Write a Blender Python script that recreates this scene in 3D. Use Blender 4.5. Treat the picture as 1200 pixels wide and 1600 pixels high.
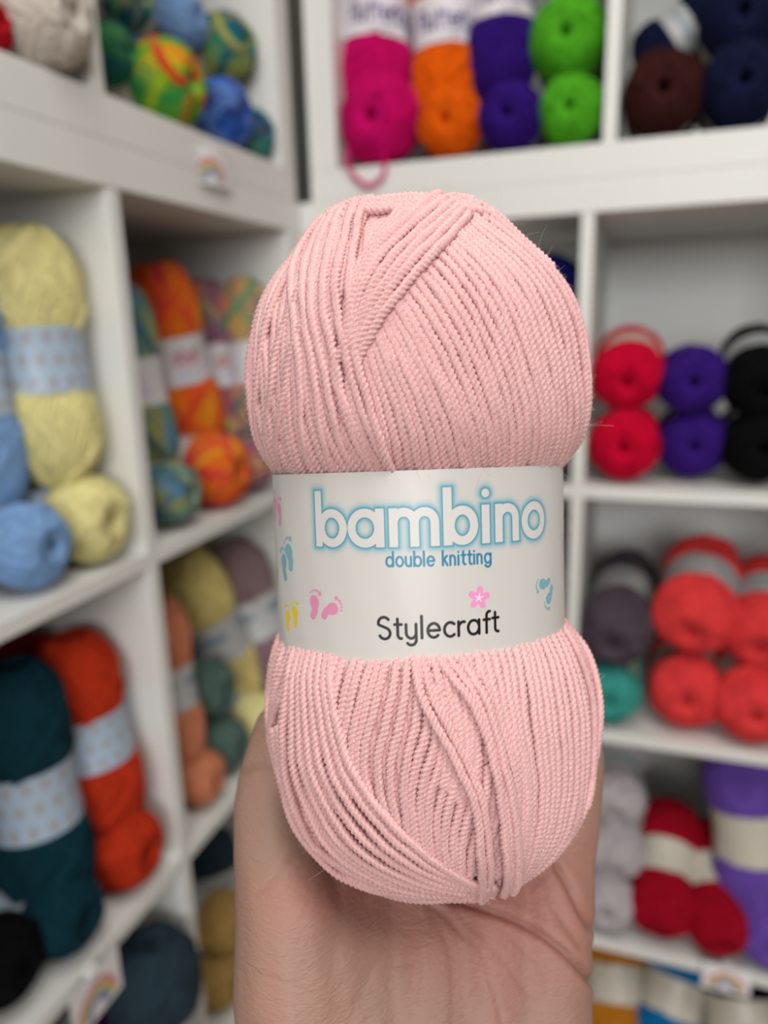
import bpy, bmesh, math, random
import numpy as np
from mathutils import Vector, Matrix
from mathutils.bvhtree import BVHTree

for o in list(bpy.data.objects): bpy.data.objects.remove(o)
SC = bpy.context.scene
COL = SC.collection
rnd = random.Random(7)
nrs = np.random.RandomState(7)

# ------------------------------------------------------------------ camera
CAMZ = 1.303                        # eye height above the floor
F_PX, PITCH, YAW, ROLL = 1152.9, 0.2489, -0.3394, -0.0274
DL, DR = 0.4514, 0.973              # camera to the left fronts / to the right fronts
fwd = Vector((math.sin(YAW)*math.cos(PITCH), math.cos(YAW)*math.cos(PITCH), -math.sin(PITCH)))
rt0 = Vector((math.cos(YAW), -math.sin(YAW), 0)); up0 = rt0.cross(fwd)
RT = rt0*math.cos(ROLL) + up0*math.sin(ROLL)
UP = -rt0*math.sin(ROLL) + up0*math.cos(ROLL)
FW = fwd
CAM = Vector((0, 0, CAMZ))
cd = bpy.data.cameras.new('camera'); cam = bpy.data.objects.new('camera', cd); COL.objects.link(cam)
m = Matrix((RT, UP, -FW)).transposed().to_4x4(); m.translation = CAM
cam.matrix_world = m
cd.sensor_fit = 'VERTICAL'; cd.sensor_height = 36.0; cd.lens = F_PX/1600*36.0
cd.clip_start = 0.01
cd.dof.use_dof = True; cd.dof.focus_distance = 0.168; cd.dof.aperture_fstop = 7.6
SC.camera = cam

# ------------------------------------------------------------------ world, lights, exposure
SC.view_settings.view_transform = 'Standard'; SC.view_settings.look = 'None'
SC.view_settings.gamma = 1; SC.view_settings.use_curve_mapping = False
SC.view_settings.exposure = -0.17
w = bpy.data.worlds.new('world'); SC.world = w; w.use_nodes = True
bg = w.node_tree.nodes['Background']; bg.inputs[0].default_value = (1.0, 0.98, 0.95, 1); bg.inputs[1].default_value = 0.06
def area(name, loc, aim, sx, sy, power, col):
    l = bpy.data.lights.new(name, 'AREA'); l.shape = 'RECTANGLE'; l.size = sx; l.size_y = sy
    l.energy = power; l.color = col
    o = bpy.data.objects.new(name, l); COL.objects.link(o); o.location = loc
    o.rotation_euler = (Vector(aim)-Vector(loc)).to_track_quat('-Z', 'Y').to_euler()
    return o
area('ceiling_panel_light', (0.75, -0.35, 2.46), (0.75, -0.35, 0), 1.1, 0.5, 17, (1.0, 0.965, 0.92))
area('ceiling_panel_light', (-0.1, 0.1, 2.46), (-0.1, 0.1, 0), 0.6, 0.5, 8, (1.0, 0.965, 0.92))
area('shop_window_light', (0.9, -3.4, 1.95), (0.1, 1.0, 1.2), 1.8, 1.1, 78, (0.97, 0.985, 1.0))

# ------------------------------------------------------------------ helpers
def tag(o, label=None, cat=None, group=None, kind=None):
    if label: o['label'] = label
    if cat: o['category'] = cat
    if group: o['group'] = group
    if kind: o['kind'] = kind
    return o
def empty(name, mat=None, parent=None):
    o = bpy.data.objects.new(name, None); COL.objects.link(o); o.empty_display_size = .02
    if mat is not None: o.matrix_world = mat
    if parent: o.parent = parent
    return o
def mesh_np(name, V, Fq, smooth=True, uv=None, col=None):
    """mesh from numpy verts and quad (or tri) index array"""
    V = np.asarray(V, dtype=np.float32); Fq = np.asarray(Fq, dtype=np.int32)
    me = bpy.data.meshes.new(name); n = Fq.shape[1]
    me.vertices.add(len(V)); me.vertices.foreach_set('co', V.ravel())
    me.loops.add(Fq.size); me.loops.foreach_set('vertex_index', Fq.ravel())
    me.polygons.add(len(Fq)); me.polygons.foreach_set('loop_start', np.arange(0, Fq.size, n, dtype=np.int32))
    me.polygons.foreach_set('loop_total', np.full(len(Fq), n, dtype=np.int32))
    me.update(calc_edges=True)
    if smooth: me.polygons.foreach_set('use_smooth', np.ones(len(Fq), dtype=bool))
    if uv is not None:
        l = me.uv_layers.new(name='UVMap'); l.data.foreach_set('uv', np.asarray(uv, dtype=np.float32)[Fq.ravel()].ravel())
    if col is not None:
        a = me.color_attributes.new('print', 'FLOAT_COLOR', 'POINT')
        c = np.ones((len(V), 4), dtype=np.float32); c[:, :3] = col; a.data.foreach_set('color', c.ravel())
    me.validate(); return me
def obj(name, me, mat=None, parent=None, kind=None):
    o = bpy.data.objects.new(name, me); COL.objects.link(o)
    if mat is not None and not me.materials: me.materials.append(mat)
    elif mat is not None:
        o.material_slots[0].link = 'OBJECT'; o.material_slots[0].material = mat
    if parent: o.parent = parent
    if kind: o['kind'] = kind
    return o
def box_me(name, x0, x1, y0, y1, z0, z1, bev=0.0012):
    bm = bmesh.new(); bmesh.ops.create_cube(bm, size=1)
    for v in bm.verts:
        v.co = ((x0+x1)/2+v.co.x*(x1-x0), (y0+y1)/2+v.co.y*(y1-y0), (z0+z1)/2+v.co.z*(z1-z0))
    if bev: bmesh.ops.bevel(bm, geom=list(bm.edges), offset=bev, segments=2, affect='EDGES', profile=.5)
    me = bpy.data.meshes.new(name); bm.to_mesh(me); bm.free(); return me
def grid_faces(nu, nv, closed_u=False, off=0):
    """quads of a grid indexed j*nu+i"""
    iu = np.arange(nu if closed_u else nu-1); jv = np.arange(nv-1)
    I, J = np.meshgrid(iu, jv); I2 = (I+1) % nu
    return np.stack([J*nu+I, J*nu+I2, (J+1)*nu+I2, (J+1)*nu+I], -1).reshape(-1, 4)+off

def ray(px, py):
    return (FW*F_PX + RT*(px-600) + UP*(800-py)) / F_PX       # depth 1 along the view axis
def at(px, py, side, off):
    d = ray(px, py)
    t = (-DL-off)/d.x if side == 'L' else (DR+off)/d.y
    return CAM + d*t
def depth(P): return (P-CAM).dot(FW)
def srgb(*c):
    c = [x/255 for x in c]
    return tuple(x/12.92 if x <= .04045 else ((x+.055)/1.055)**2.4 for x in c)

# ------------------------------------------------------------------ materials
def mat(name, col=(.8, .8, .8), rough=.5, **kw):
    m = bpy.data.materials.new(name); m.use_nodes = True; b = m.node_tree.nodes['Principled BSDF']
    b.inputs['Base Color'].default_value = (*col, 1); b.inputs['Roughness'].default_value = rough
    for k, v in kw.items(): b.inputs[k.replace('_', ' ')].default_value = v
    return m, m.node_tree, b
def N(t, kind, **kw):
    n = t.nodes.new(kind)
    for k, v in kw.items():
        if k in n.inputs.keys(): n.inputs[k].default_value = v
        else: setattr(n, k, v)
    return n
def noise_bump(t, b, scale, strength, dist=.001, coord='Object', vec=None, detail=4):
    nz = N(t, 'ShaderNodeTexNoise'); nz.inputs['Scale'].default_value = scale; nz.inputs['Detail'].default_value = detail
    if vec is None:
        tc = N(t, 'ShaderNodeTexCoord'); vec = tc.outputs[coord]
    t.links.new(vec, nz.inputs['Vector'])
    bp = N(t, 'ShaderNodeBump'); bp.inputs['Strength'].default_value = strength; bp.inputs['Distance'].default_value = dist
    t.links.new(nz.outputs[0], bp.inputs['Height']); t.links.new(bp.outputs[0], b.inputs['Normal'])
    return nz, bp
def mixcol(t, fac, a, c, b_in):
    mx = N(t, 'ShaderNodeMix', data_type='RGBA'); mx.inputs[6].default_value = (*a, 1); mx.inputs[7].default_value = (*c, 1)
    t.links.new(fac, mx.inputs[0]); t.links.new(mx.outputs[2], b_in); return mx
M_LAM, t, b = mat('white_laminate', srgb(225, 225, 221), .42); noise_bump(t, b, 900, .04, .0002)
M_WALL, t, b = mat('wall_paint', srgb(205, 200, 190), .8); noise_bump(t, b, 300, .15, .0004)
M_DARKWALL, t, b = mat('dark_wall_paint', srgb(92, 88, 76), .85); noise_bump(t, b, 300, .15, .0004)
M_FLOOR, t, b = mat('wood_floor', srgb(150, 130, 108), .5)
wv = N(t, 'ShaderNodeTexNoise'); wv.inputs['Scale'].default_value = 6; mixcol(t, wv.outputs[0], srgb(130, 108, 86), srgb(170, 146, 120), b.inputs['Base Color'])
M_CEIL, t, b = mat('ceiling_paint', srgb(232, 230, 224), .8)
M_PRINT, t, b = mat('printed_paper', (1, 1, 1), .38)
ca = N(t, 'ShaderNodeAttribute', attribute_name='print'); t.links.new(ca.outputs['Color'], b.inputs['Base Color'])
M_CHROME, t, b = mat('dark_metal_clip', srgb(90, 90, 92), .35, Metallic=.8)

def yarn_mat(name, c, c2=None, sheen=.08):
    """matte wool, slightly mottled"""
    m, t, b = mat(name, c, .9); b.inputs['Specular IOR Level'].default_value = .12; b.inputs['Sheen Weight'].default_value = sheen if max(c) > .1 else 0; b.inputs['Sheen Roughness'].default_value = .5
    b.inputs['Sheen Tint'].default_value = (*[min(1, x*1.2+.02) for x in c], 1)
    nz, bp = noise_bump(t, b, 26, .5, .02)
    n2 = N(t, 'ShaderNodeTexNoise'); n2.inputs['Scale'].default_value = 3.5
    tc = N(t, 'ShaderNodeTexCoord'); t.links.new(tc.outputs['Object'], n2.inputs['Vector'])
    c2 = c2 or tuple(x*.84 for x in c)
    mr = N(t, 'ShaderNodeMapRange'); mr.inputs[1].default_value = .35; mr.inputs[2].default_value = .65
    t.links.new(n2.outputs[0], mr.inputs[0]); mixcol(t, mr.outputs[0], c, c2, b.inputs['Base Color'])
    return m
def multi_mat(name, cols, seed=0., reps=1.0):
    """self-striping wool: colour bands that follow the winding round the ball"""
    m, t, b = mat(name, cols[0], .9); b.inputs['Specular IOR Level'].default_value = .12; b.inputs['Sheen Weight'].default_value = .08
    noise_bump(t, b, 26, .5, .02)
    uv = N(t, 'ShaderNodeUVMap', uv_map='stripe'); sp = N(t, 'ShaderNodeSeparateXYZ'); t.links.new(uv.outputs[0], sp.inputs[0])
    tc = N(t, 'ShaderNodeTexCoord'); n2 = N(t, 'ShaderNodeTexNoise'); n2.inputs['Scale'].default_value = 1.1; t.links.new(tc.outputs['Object'], n2.inputs['Vector'])
    ad = N(t, 'ShaderNodeMath', operation='MULTIPLY_ADD'); t.links.new(sp.outputs[0], ad.inputs[0]); ad.inputs[1].default_value = reps
    sc = N(t, 'ShaderNodeMath', operation='MULTIPLY_ADD'); t.links.new(n2.outputs[0], sc.inputs[0]); sc.inputs[1].default_value = .14; sc.inputs[2].default_value = seed
    t.links.new(sc.outputs[0], ad.inputs[2])
    fr = N(t, 'ShaderNodeMath', operation='FRACT'); t.links.new(ad.outputs[0], fr.inputs[0])
    cr = N(t, 'ShaderNodeValToRGB'); e = cr.color_ramp.elements; k = len(cols)
    e[0].position = 0; e[0].color = (*cols[0], 1); e[1].position = 1; e[1].color = (*cols[0], 1)
    for i in range(1, k):
        x = e.new(i/k); x.color = (*cols[i], 1)
    t.links.new(fr.outputs[0], cr.inputs[0]); t.links.new(cr.outputs[0], b.inputs['Base Color'])
    return m

# ------------------------------------------------------------------ the room
def struct(name, me, m): return obj(name, me, m, kind='structure')
BX, BY = -DL-.40, DR+.40                   # the two walls behind the units
struct('floor', box_me('floor', BX-.1, 3.2, -3.6, BY+.1, -.05, 0, 0), M_FLOOR)
struct('ceiling', box_me('ceiling', BX-.1, 3.2, -3.6, BY+.1, 2.5, 2.55, 0), M_CEIL)
struct('wall_back', box_me('wall_back', BX-.1, 3.2, BY, BY+.1, 0, 2.5, 0), M_WALL)
struct('wall_left', box_me('wall_left', BX-.1, BX, -3.6, BY, 0, 2.5, 0), M_WALL)
Z0 = CAMZ+.1294; H = .335; T = .016; FR = .038; S = H+T; DEP = .385

def unit(label, side, start, zbot, ncol, nrow, front):
    """open cube unit; 'start' = where its frame begins at the corner, running away from the corner; returns column edges"""
    root = empty('cube_shelf_unit'); tag(root, label, 'shelf unit')
    W = 2*FR + ncol*H + (ncol-1)*T; HT = 2*FR + nrow*H + (nrow-1)*T
    def bx(nm, a0, a1, z0, z1, d0=0, d1=DEP, mt=M_LAM):
        if side == 'R': me = box_me(nm, start+a0, start+a1, front+d0, front+d1, z0, z1)
        else: me = box_me(nm, front-d1, front-d0, start-a1, start-a0, z0, z1)
        obj(nm, me, mt, root)
    bx('side_panel', 0, FR, zbot+FR, zbot+HT-FR); bx('side_panel', W-FR, W, zbot+FR, zbot+HT-FR)
    bx('top_panel', 0, W, zbot+HT-FR, zbot+HT); bx('bottom_panel', 0, W, zbot, zbot+FR)
    bx('back_panel', FR, W-FR, zbot+FR, zbot+HT-FR, DEP-.006, DEP)
    for j in range(1, nrow):
        z = zbot+FR+j*S-T; bx('shelf', FR, W-FR, z, z+T, .001)
    for j in range(nrow):
        z = zbot+FR+j*S
        for i in range(1, ncol):
            a = FR+i*S-T; bx('divider', a, a+T, z, z+H, .001)
    return root
unit('tall white open cube shelf unit along the left, below the ledge', 'L', DR-.006, 0, 4, 4, -DL)
unit('tall white open cube shelf unit facing the camera, below the upper shelves', 'R', -DL-.004, 0, 4, 4, DR)
yl = at(152, 100, 'L', 0).y                # divider of the upper left unit
unit('upper white cube shelf unit on the left, rainbow card on its edge', 'L', yl+T/2+H+FR, 4*H+3*T+2*FR, 4, 2, -DL)
unit('upper white cube shelf unit at the back, holding the magenta to lime yarn', 'R', -.0615-H-FR, 4*H+3*T+2*FR, 3, 2, DR)

# ------------------------------------------------------------------ printing (signed distances)
def arc(cx, cy, rx, ry, a0, a1, n=18):
    a = np.radians(np.linspace(a0, a1, n)); return np.stack([cx+rx*np.cos(a), cy+ry*np.sin(a)], -1)
def L(*p): return np.array(p, float)
RING = lambda cx=.5, r=.5: arc(cx, .5, r, .5, 0, 360, 30)
def arch(x0, w=.7): return np.vstack([arc(x0+w/2, 1-w/2, w/2, w/2, 180, 0, 12), L((x0+w, 0))])
G = {   # strokes, advance; x height 1
 'a': ([RING(), L((1, 0), (1, 1))], 1.32), 'b': ([RING(), L((0, 0), (0, 1.55))], 1.3),
 'c': ([arc(.5, .5, .5, .5, 48, 312)], 1.1), 'd': ([RING(), L((1, 0), (1, 1.55))], 1.35),
 'e': ([np.vstack([L((.02, .5), (1, .5)), arc(.5, .5, .5, .5, 0, 315)])], 1.28),
 'f': ([np.vstack([L((.25, 0), (.25, 1.2)), arc(.52, 1.22, .27, .3, 180, 80, 8)]), L((0, .95), (.55, .95))], .7),
 'g': ([RING(), np.vstack([L((1, 1), (1, 0)), arc(.5, 0, .5, .42, 0, -150, 14)])], 1.35),
 'h': ([L((0, 0), (0, 1.5)), arch(0)], 1.05),
 'i': ([L((0, 0), (0, 1)), L((0, 1.36), (0, 1.37))], .38), 'k': ([L((0, 0), (0, 1.55)), L((.05, .5), (.6, 1)), L((.2, .62), (.68, 0))], 1.0),
 'l': ([L((0, 0), (0, 1.55))], .38), 'm': ([L((0, 0), (0, 1)), arch(0, .66), arch(.66, .66)], 1.72), 'n': ([L((0, 0), (0, 1)), arch(0)], 1.1),
 'o': ([RING()], 1.3), 'r': ([L((0, 0), (0, 1)), arc(.42, .55, .42, .42, 180, 75, 9)], .72),
 't': ([np.vstack([L((.25, 1.4), (.25, .28)), arc(.52, .28, .27, .28, 180, 280, 8)]), L((0, 1), (.58, 1))], .85),
 'u': ([np.vstack([L((0, 1), (0, .38)), arc(.38, .38, .38, .38, 180, 360, 12), L((.76, 1))]), L((.76, 1), (.76, 0))], 1.12),
 'y': ([np.vstack([L((0, 1), (0, .45)), arc(.42, .42, .42, .42, 180, 360, 12), L((.84, 1))]), np.vstack([L((.84, 1), (.84, -.1)), arc(.42, -.1, .42, .38, 0, -140, 12)])], 1.2),
 'S': ([np.vstack([arc(.5, 1.13, .48, .4, 35, 200, 14), arc(.55, .38, .47, .4, 70, -155, 18)])], 1.3),
 'F': ([L((0, 0), (0, 1.5), (.75, 1.5)), L((0, .8), (.6, .8))], .95), 'C': ([arc(.6, .75, .6, .75, 50, 310)], 1.25),
 'H': ([L((0, 0), (0, 1.5)), L((.9, 0), (.9, 1.5)), L((0, .78), (.9, .78))], 1.3), 'U': ([np.vstack([L((0, 1.5), (0, .45)), arc(.45, .45, .45, .45, 180, 360, 12), L((.9, 1.5))])], 1.3),
 'N': ([L((0, 0), (0, 1.5), (.95, 0), (.95, 1.5))], 1.35), 'K': ([L((0, 0), (0, 1.5)), L((.05, .7), (.85, 1.5)), L((.3, .9), (.9, 0))], 1.2),
 'Y': ([L((0, 1.5), (.5, .75), (1, 1.5)), L((.5, .75), (.5, 0))], 1.2), ' ': ([], .75)}
def text_lines(s, gap=0.):
    out = []; x = 0.
    for ch in s:
        st, adv = G[ch]; out += [q+[x, 0] for q in st]; x += adv+gap
    return out, max(q[:, 0].max() for q in out)
def place(lines, fn): return [fn(q) for q in lines]
def d_poly(P, lines):
    """distance of points P (n,2) to the polylines"""
    best = np.full(len(P), 1e9)
    for q in lines:
        for a, c in zip(q[:-1], q[1:]):
            e = c-a; l2 = (e**2).sum()+1e-12
            tt = np.clip(((P-a)@e)/l2, 0, 1); dd = P-a-tt[:, None]*e
            best = np.minimum(best, np.hypot(dd[:, 0], dd[:, 1]))
    return best
def d_box(P, boxes):
    best = np.full(len(P), 1e9)
    for (x0, x1, y0, y1) in boxes:
        dx = np.maximum(np.maximum(x0-P[:, 0], P[:, 0]-x1), 0); dy = np.maximum(np.maximum(y0-P[:, 1], P[:, 1]-y1), 0)
        ins = np.maximum(np.maximum(x0-P[:, 0], P[:, 0]-x1), np.maximum(y0-P[:, 1], P[:, 1]-y1))
        best = np.minimum(best, np.where(ins > 0, np.hypot(dx, dy), ins))
    return best
class Print:
    def __init__(s, P, base): s.P = P; s.c = np.tile(np.array(base, float), (len(P), 1))
    def near(s, lines, r):
        A = np.vstack(lines); lo = A.min(0)-r; hi = A.max(0)+r
        return np.where(((s.P > lo) & (s.P < hi)).all(1))[0]
    def stroke(s, lines, hw, col, aa, alpha=1.):
        i = s.near(lines, hw+3*aa)
        if not len(i): return
        f = np.clip(.5-(d_poly(s.P[i], lines)-hw)/aa, 0, 1)[:, None]*alpha
        s.c[i] = s.c[i]*(1-f)+np.array(col)*f
    def mix(s, lines, boxes, hw, col, reach, k=1., aa=None):
        """strokes and square stems together: soft halo, or a crisp fill when aa is given"""
        i = s.near(lines, hw+3*reach+8); d = np.minimum(d_poly(s.P[i], lines)-hw, d_box(s.P[i], boxes))
        f = (k*np.exp(-np.clip(d, 0, None)**2/(reach*reach*.5)) if aa is None else np.clip(.5-d/aa, 0, 1))[:, None]
        f = np.clip(f, 0, 1); s.c[i] = s.c[i]*(1-f)+np.array(col)*f
    def dots(s, pts, col, aa):
        for (x, y, r) in pts: s.stroke([np.array([[x, y], [x+1e-6, y]])], r, col, aa)

# ------------------------------------------------------------------ background yarn balls (unit size, axis z, lobes at z=+-1)
def prof(z):
    a = np.abs(z); l = np.clip(1-np.abs(a-.98)**2.35, 0, None)**(1/2.2)
    wst = .80
    return np.where(a < .98, np.maximum(l, wst+(l-wst)*.25), l)
def ball_template(seed, coarse=False):
    rs = np.random.RandomState(seed); V = []; Fc = []; UVs = []; off = 0
    # core
    nu, zz = 40, np.concatenate([[-1.1], [-1.65], [-1.93], np.linspace(-1.925, 1.925, 44), [1.93], [1.65], [1.1]])
    rr = prof(zz)*.965; rr[:3] = [.03, .13, .2]; rr[-3:] = [.2, .13, .03]
    ph = np.linspace(0, 2*np.pi, nu, endpoint=False)
    P = np.stack([rr[:, None]*np.cos(ph), rr[:, None]*np.sin(ph), np.repeat(zz[:, None], nu, 1)], -1).reshape(-1, 3)
    V.append(P); Fc.append(grid_faces(nu, len(zz), True)); off += len(P)
    UVs.append(np.stack([np.tile(ph/(2*np.pi), len(zz)), np.repeat(zz, nu)], -1))
    # windings: layers of slanted strands, pole to pole
    layers = [(70, .55, .0, .034), (26, -1.0, .02, .036), (10, 1.7, .045, .034)]
    for (n, tw, lift, r) in layers:
        base = rs.rand()*6.28
        for k in range(n):
            if n < 30: p0 = base + (k % 5)*.075 + (k//5)*(6.28/(n//5)) + rs.randn()*.02
            else: p0 = 2*np.pi*k/n + rs.randn()*.02
            m = 34; tt = np.linspace(0, 1, m); zt = -1.93*np.cos(np.pi*tt)
            wob = .03*np.sin(tt*9+rs.rand()*6)
            R0 = prof(zt)*.97+lift+.012*rs.randn()
            R0[0] = R0[-1] = .17; zt = zt.copy(); zt[0] += .2; zt[-1] -= .2
            pp = p0+tw*zt+wob
            C = np.stack([R0*np.cos(pp), R0*np.sin(pp), zt*(1+lift*.3)], -1)
            Tn = np.gradient(C, axis=0); Tn /= np.linalg.norm(Tn, axis=1)[:, None]
            Nn = np.stack([np.cos(pp), np.sin(pp), 0*pp], -1); Bn = np.cross(Tn, Nn); Bn /= np.linalg.norm(Bn, axis=1)[:, None]+1e-9
            Nn = np.cross(Bn, Tn); q = 5; a = np.linspace(0, 2*np.pi, q, endpoint=False)
            P = (C[:, None]+r*(np.cos(a)[None, :, None]*Nn[:, None]+1.1*np.sin(a)[None, :, None]*Bn[:, None])).reshape(-1, 3)
            V.append(P); Fc.append(grid_faces(q, m, True, off)); off += len(P)
            UVs.append(np.stack([np.repeat(np.full(m, p0/(2*np.pi))+.02*zt, q), np.repeat(zt, q)], -1))
    V = np.vstack(V); Fc = np.vstack(Fc); UVs = np.vstack(UVs)
    me = mesh_np('wound_yarn', V, Fc, uv=UVs); me.uv_layers[0].name = 'stripe'
    me.materials.append(M_LAM); return me
TEMPL = [ball_template(s) for s in (1, 2, 3)]
def band_me(kind, zr=(-.48, .48)):
    nu, nv = (150, 40) if kind not in ('plain',) else (48, 6)
    if kind == 'flutter': nu, nv = 420, 110
    zz = np.linspace(zr[0], zr[1], nv); ph = np.linspace(0, 2*np.pi, nu)
    rr = .905+.035*np.abs(zz/.48)**2
    P = np.stack([rr[:, None]*np.cos(ph), rr[:, None]*np.sin(ph), np.repeat(zz[:, None], nu, 1)], -1).reshape(-1, 3)
    q = np.stack([np.tile(ph*.87, nv), np.repeat(zz, nu)], -1)         # paper coordinates, text reads round the ball
    if kind == 'plain': pr = Print(q, srgb(196, 190, 176))
    elif kind == 'flutter':
        pr = Print(q, srgb(222, 216, 222))
        for s0 in (.5, 3.22):
            ln, wd = text_lines('Flutterby', .0); k = 1.78/wd
            pr.stroke(place(ln, lambda a: a*[k, k*1.15]+[s0, -.2]), .034, srgb(52, 40, 110), .03)
            ln, wd = text_lines('CHUNKY', .2); k = .62/wd
            pr.stroke(place(ln, lambda a: a*[k, k]+[s0+.58, -.42]), .01, srgb(60, 60, 90), .02)
    elif kind == 'blue':                                                # pale blue paper with beige flecks
        pr = Print(q, srgb(166, 186, 206)); rs = np.random.RandomState(3)
        for i in range(15):
            for j in range(3):
                x, y = .18+i*.36+(j % 2)*.18, -.33+j*.33
                for a in (0, 60, 120):
                    dx, dy = .09*math.cos(math.radians(a)), .09*math.sin(math.radians(a))
                    pr.stroke([L((x-dx, y-dy), (x+dx, y+dy))], .016, srgb(160, 142, 132), .03)
        for x0 in (1.5, 4.0):
            for j, w_ in enumerate((.75, .55)):
                rs_pts = np.array([[x0+j*.2+.04*(i % 2)+.03*math.sin(i*2.1), -.36+w_*i/14] for i in range(15)])
                pr.stroke([rs_pts], .016, srgb(58, 62, 74), .02)
    elif kind == 'batik':
        pr = Print(q, srgb(205, 203, 206)); rs = np.random.RandomState(5)
        for s0 in (.5, 2.3, 4.1):
            ln = [arc(s0+.15*i, .05+.05*math.sin(i*2), .07, .1, 0, 300, 10) for i in range(5)]
            pr.stroke(ln, .03, srgb(176, 92, 110), .04)
            for i in range(9): pr.dots([(s0+.1+rs.rand()*.9, -.35+rs.rand()*.3, .05)], (srgb(150, 180, 215), srgb(214, 150, 176), srgb(170, 170, 205))[i % 3], .06)
    elif kind == 'silver':
        pr = Print(q, srgb(176, 178, 178))
        for s0 in (.3, 1.9, 3.5):
            pr.stroke([L((s0, .12), (s0+1.0, .12))], .09, srgb(120, 138, 150), .06)
            pr.stroke([L((s0+.1, -.25), (s0+.7, -.25))], .03, srgb(150, 130, 140), .03)
    return mesh_np('paper_band', P, grid_faces(nu, nv), col=pr.c)
BANDS = {k: band_me(k) for k in ('plain', 'flutter', 'blue', 'batik', 'silver')}
for me in BANDS.values(): me.materials.append(M_PRINT)
MATS = {}
def ymat(key, c):
    if key not in MATS:
        MATS[key] = multi_mat('striped_wool_'+key, [srgb(*x) for x in c[0]], *c[1:]) if isinstance(c[0], (list, tuple)) else yarn_mat('wool_'+key, srgb(*c))
    return MATS[key]
nball = 0
def place_ball(P0, P1, R, key, band, label, group, spin):
    """P0/P1 = lobe centres; a copy of a wound ball with its paper band"""
    global nball; nball += 1
    z = (P1-P0); Ln = z.length; z.normalize()
    x = Vector((0, 0, 1)).cross(z)
    if x.length < .3: x = (RT - z*RT.dot(z))
    x.normalize(); y = z.cross(x)
    M = Matrix((x, y, z)).transposed().to_4x4() @ Matrix.Rotation(spin, 4, 'Z')
    M = M @ Matrix.Diagonal((R, R, Ln/2, 1)); M.translation = (P0+P1)/2
    root = empty('yarn_ball', M); tag(root, label, 'yarn', group)
    obj('wound_yarn', TEMPL[nball % 3], ymat(*key), root)
    if band: obj('paper_band', BANDS[band], None, root)
    return root
INW = {'L': Vector((-1, 0, 0)), 'R': Vector((0, 1, 0))}
def fl(row): return (CAMZ+.2054) if row == 0 else Z0-H-(row-1)*S
def fit(side, px, py, off, r):
    """spot and radius for a lobe seen at px,py, kept clear of the panels either side of its cube"""
    P = at(px, py, side, off)
    if side == 'L':
        top = P.z > 1.47
        d0 = yl if top else .5837
        cols = ((d0-.343, d0-.009), (d0+.009, d0+.343)) if top else ((.2407, .5747), (.5927, .9257))
        lo, hi = cols[0] if px < (150 if top else float(np.interp(py, [300, 1600], [160, 322]))) else cols[1]
        R = r*depth(P)/F_PX
        for _ in range(80):
            if P.y+R*.98 <= hi or off < .01: break
            off -= .002; P = at(px, py, side, off); R = r*depth(P)/F_PX
        P.y = min(P.y, hi-R*.98)
        if P.y-R*.98 < lo: P.y = lo+R*.98
        return P, R
    R = r*depth(P)/F_PX; d0 = -.0535 if P.z > 1.47 else -.0737
    if P.x < d0-.01: P.x = min(P.x, d0-.009-R*.98)
    else: P.x = max(P.x, d0+.009+R*.98)
    return P, R
def lie(side, px, py, r, row, key, band, label, group=None, off=None, tilt=0., yaw=0., floor=False, spin=None):
    """ball lying end-on; (px,py) = middle of the lobe towards us"""
    if floor:                                   # slide along the sight line until it rests on its shelf
        best = None
        for o_ in np.linspace(.03, .24, 106):
            P = at(px, py, side, o_); R = r*depth(P)/F_PX; e = abs(P.z-R*.97-fl(row))
            if best is None or e < best[0]: best = (e, o_)
        off = best[1]
        if best[0] > .006: print('LIE', label, 'gap %.3f off %.2f' % best)
    P, R = fit(side, px, py, off, r)
    if floor: P.z = fl(row)+R*.985
    d = INW[side].copy(); d.rotate(Matrix.Rotation(yaw, 3, 'Z')); d.z = tilt; d.normalize()
    return place_ball(P, P+d*R*1.8, R, key, band, label, group, rnd.random()*6 if spin is None else spin)
def up(side, p0, p1, r, key, band, label, group=None, o0=.07, o1=.08, spin=None):
    P0, R = fit(side, *p0, o0, r); P1, R1 = fit(side, *p1, o1, r); R = min(R, R1*1.06)
    return place_ball(P0, P1, R, key, band, label, group, rnd.random()*6 if spin is None else spin)

MAG = ('magenta', (222, 8, 112)); ORA = ('bright_orange', (255, 108, 8)); IND = ('indigo', (56, 22, 128)); GRN = ('lime_green', (92, 190, 40))
BRN = ('dark_brown', (66, 30, 28)); NVY = ('navy', (22, 28, 62)); CRM = ('crimson', (225, 4, 56)); PUR = ('purple', (62, 28, 132)); BLK = ('black', (10, 10, 13))
GRP = ('grey_plum', (92, 80, 92)); TEA = ('teal', (70, 172, 162)); COR = ('coral', (250, 72, 74)); WHT = ('pale_grey', (208, 200, 204)); RED = ('cherry_red', (176, 10, 38))
VIO = ('violet', (122, 88, 190)); OCH = ('ochre', (205, 132, 36)); BLU = ('turquoise_blue', (14, 122, 184)); NVB = ('royal_navy', (14, 24, 96)); MAU = ('mauve', (152, 126, 130))
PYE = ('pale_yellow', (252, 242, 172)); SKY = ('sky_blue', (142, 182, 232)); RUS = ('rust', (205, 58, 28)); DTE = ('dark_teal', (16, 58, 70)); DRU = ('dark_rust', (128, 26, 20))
SAG = ('sage', (96, 122, 114)); PEA = ('peach', (222, 142, 106)); SLA = ('slate_blue', (50, 68, 80)); TAN = ('tan', (196, 160, 96)); PNK = ('dusty_pink', (206, 140, 140)); CRE = ('cream_white', (236, 226, 214))
MGP = ('deep_magenta', (96, 20, 78)); PYB = ('butter_yellow', (240, 222, 146)); RDD = ('scarlet', (200, 20, 40)); BGR = ('brown_grey', (96, 82, 76))
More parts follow.
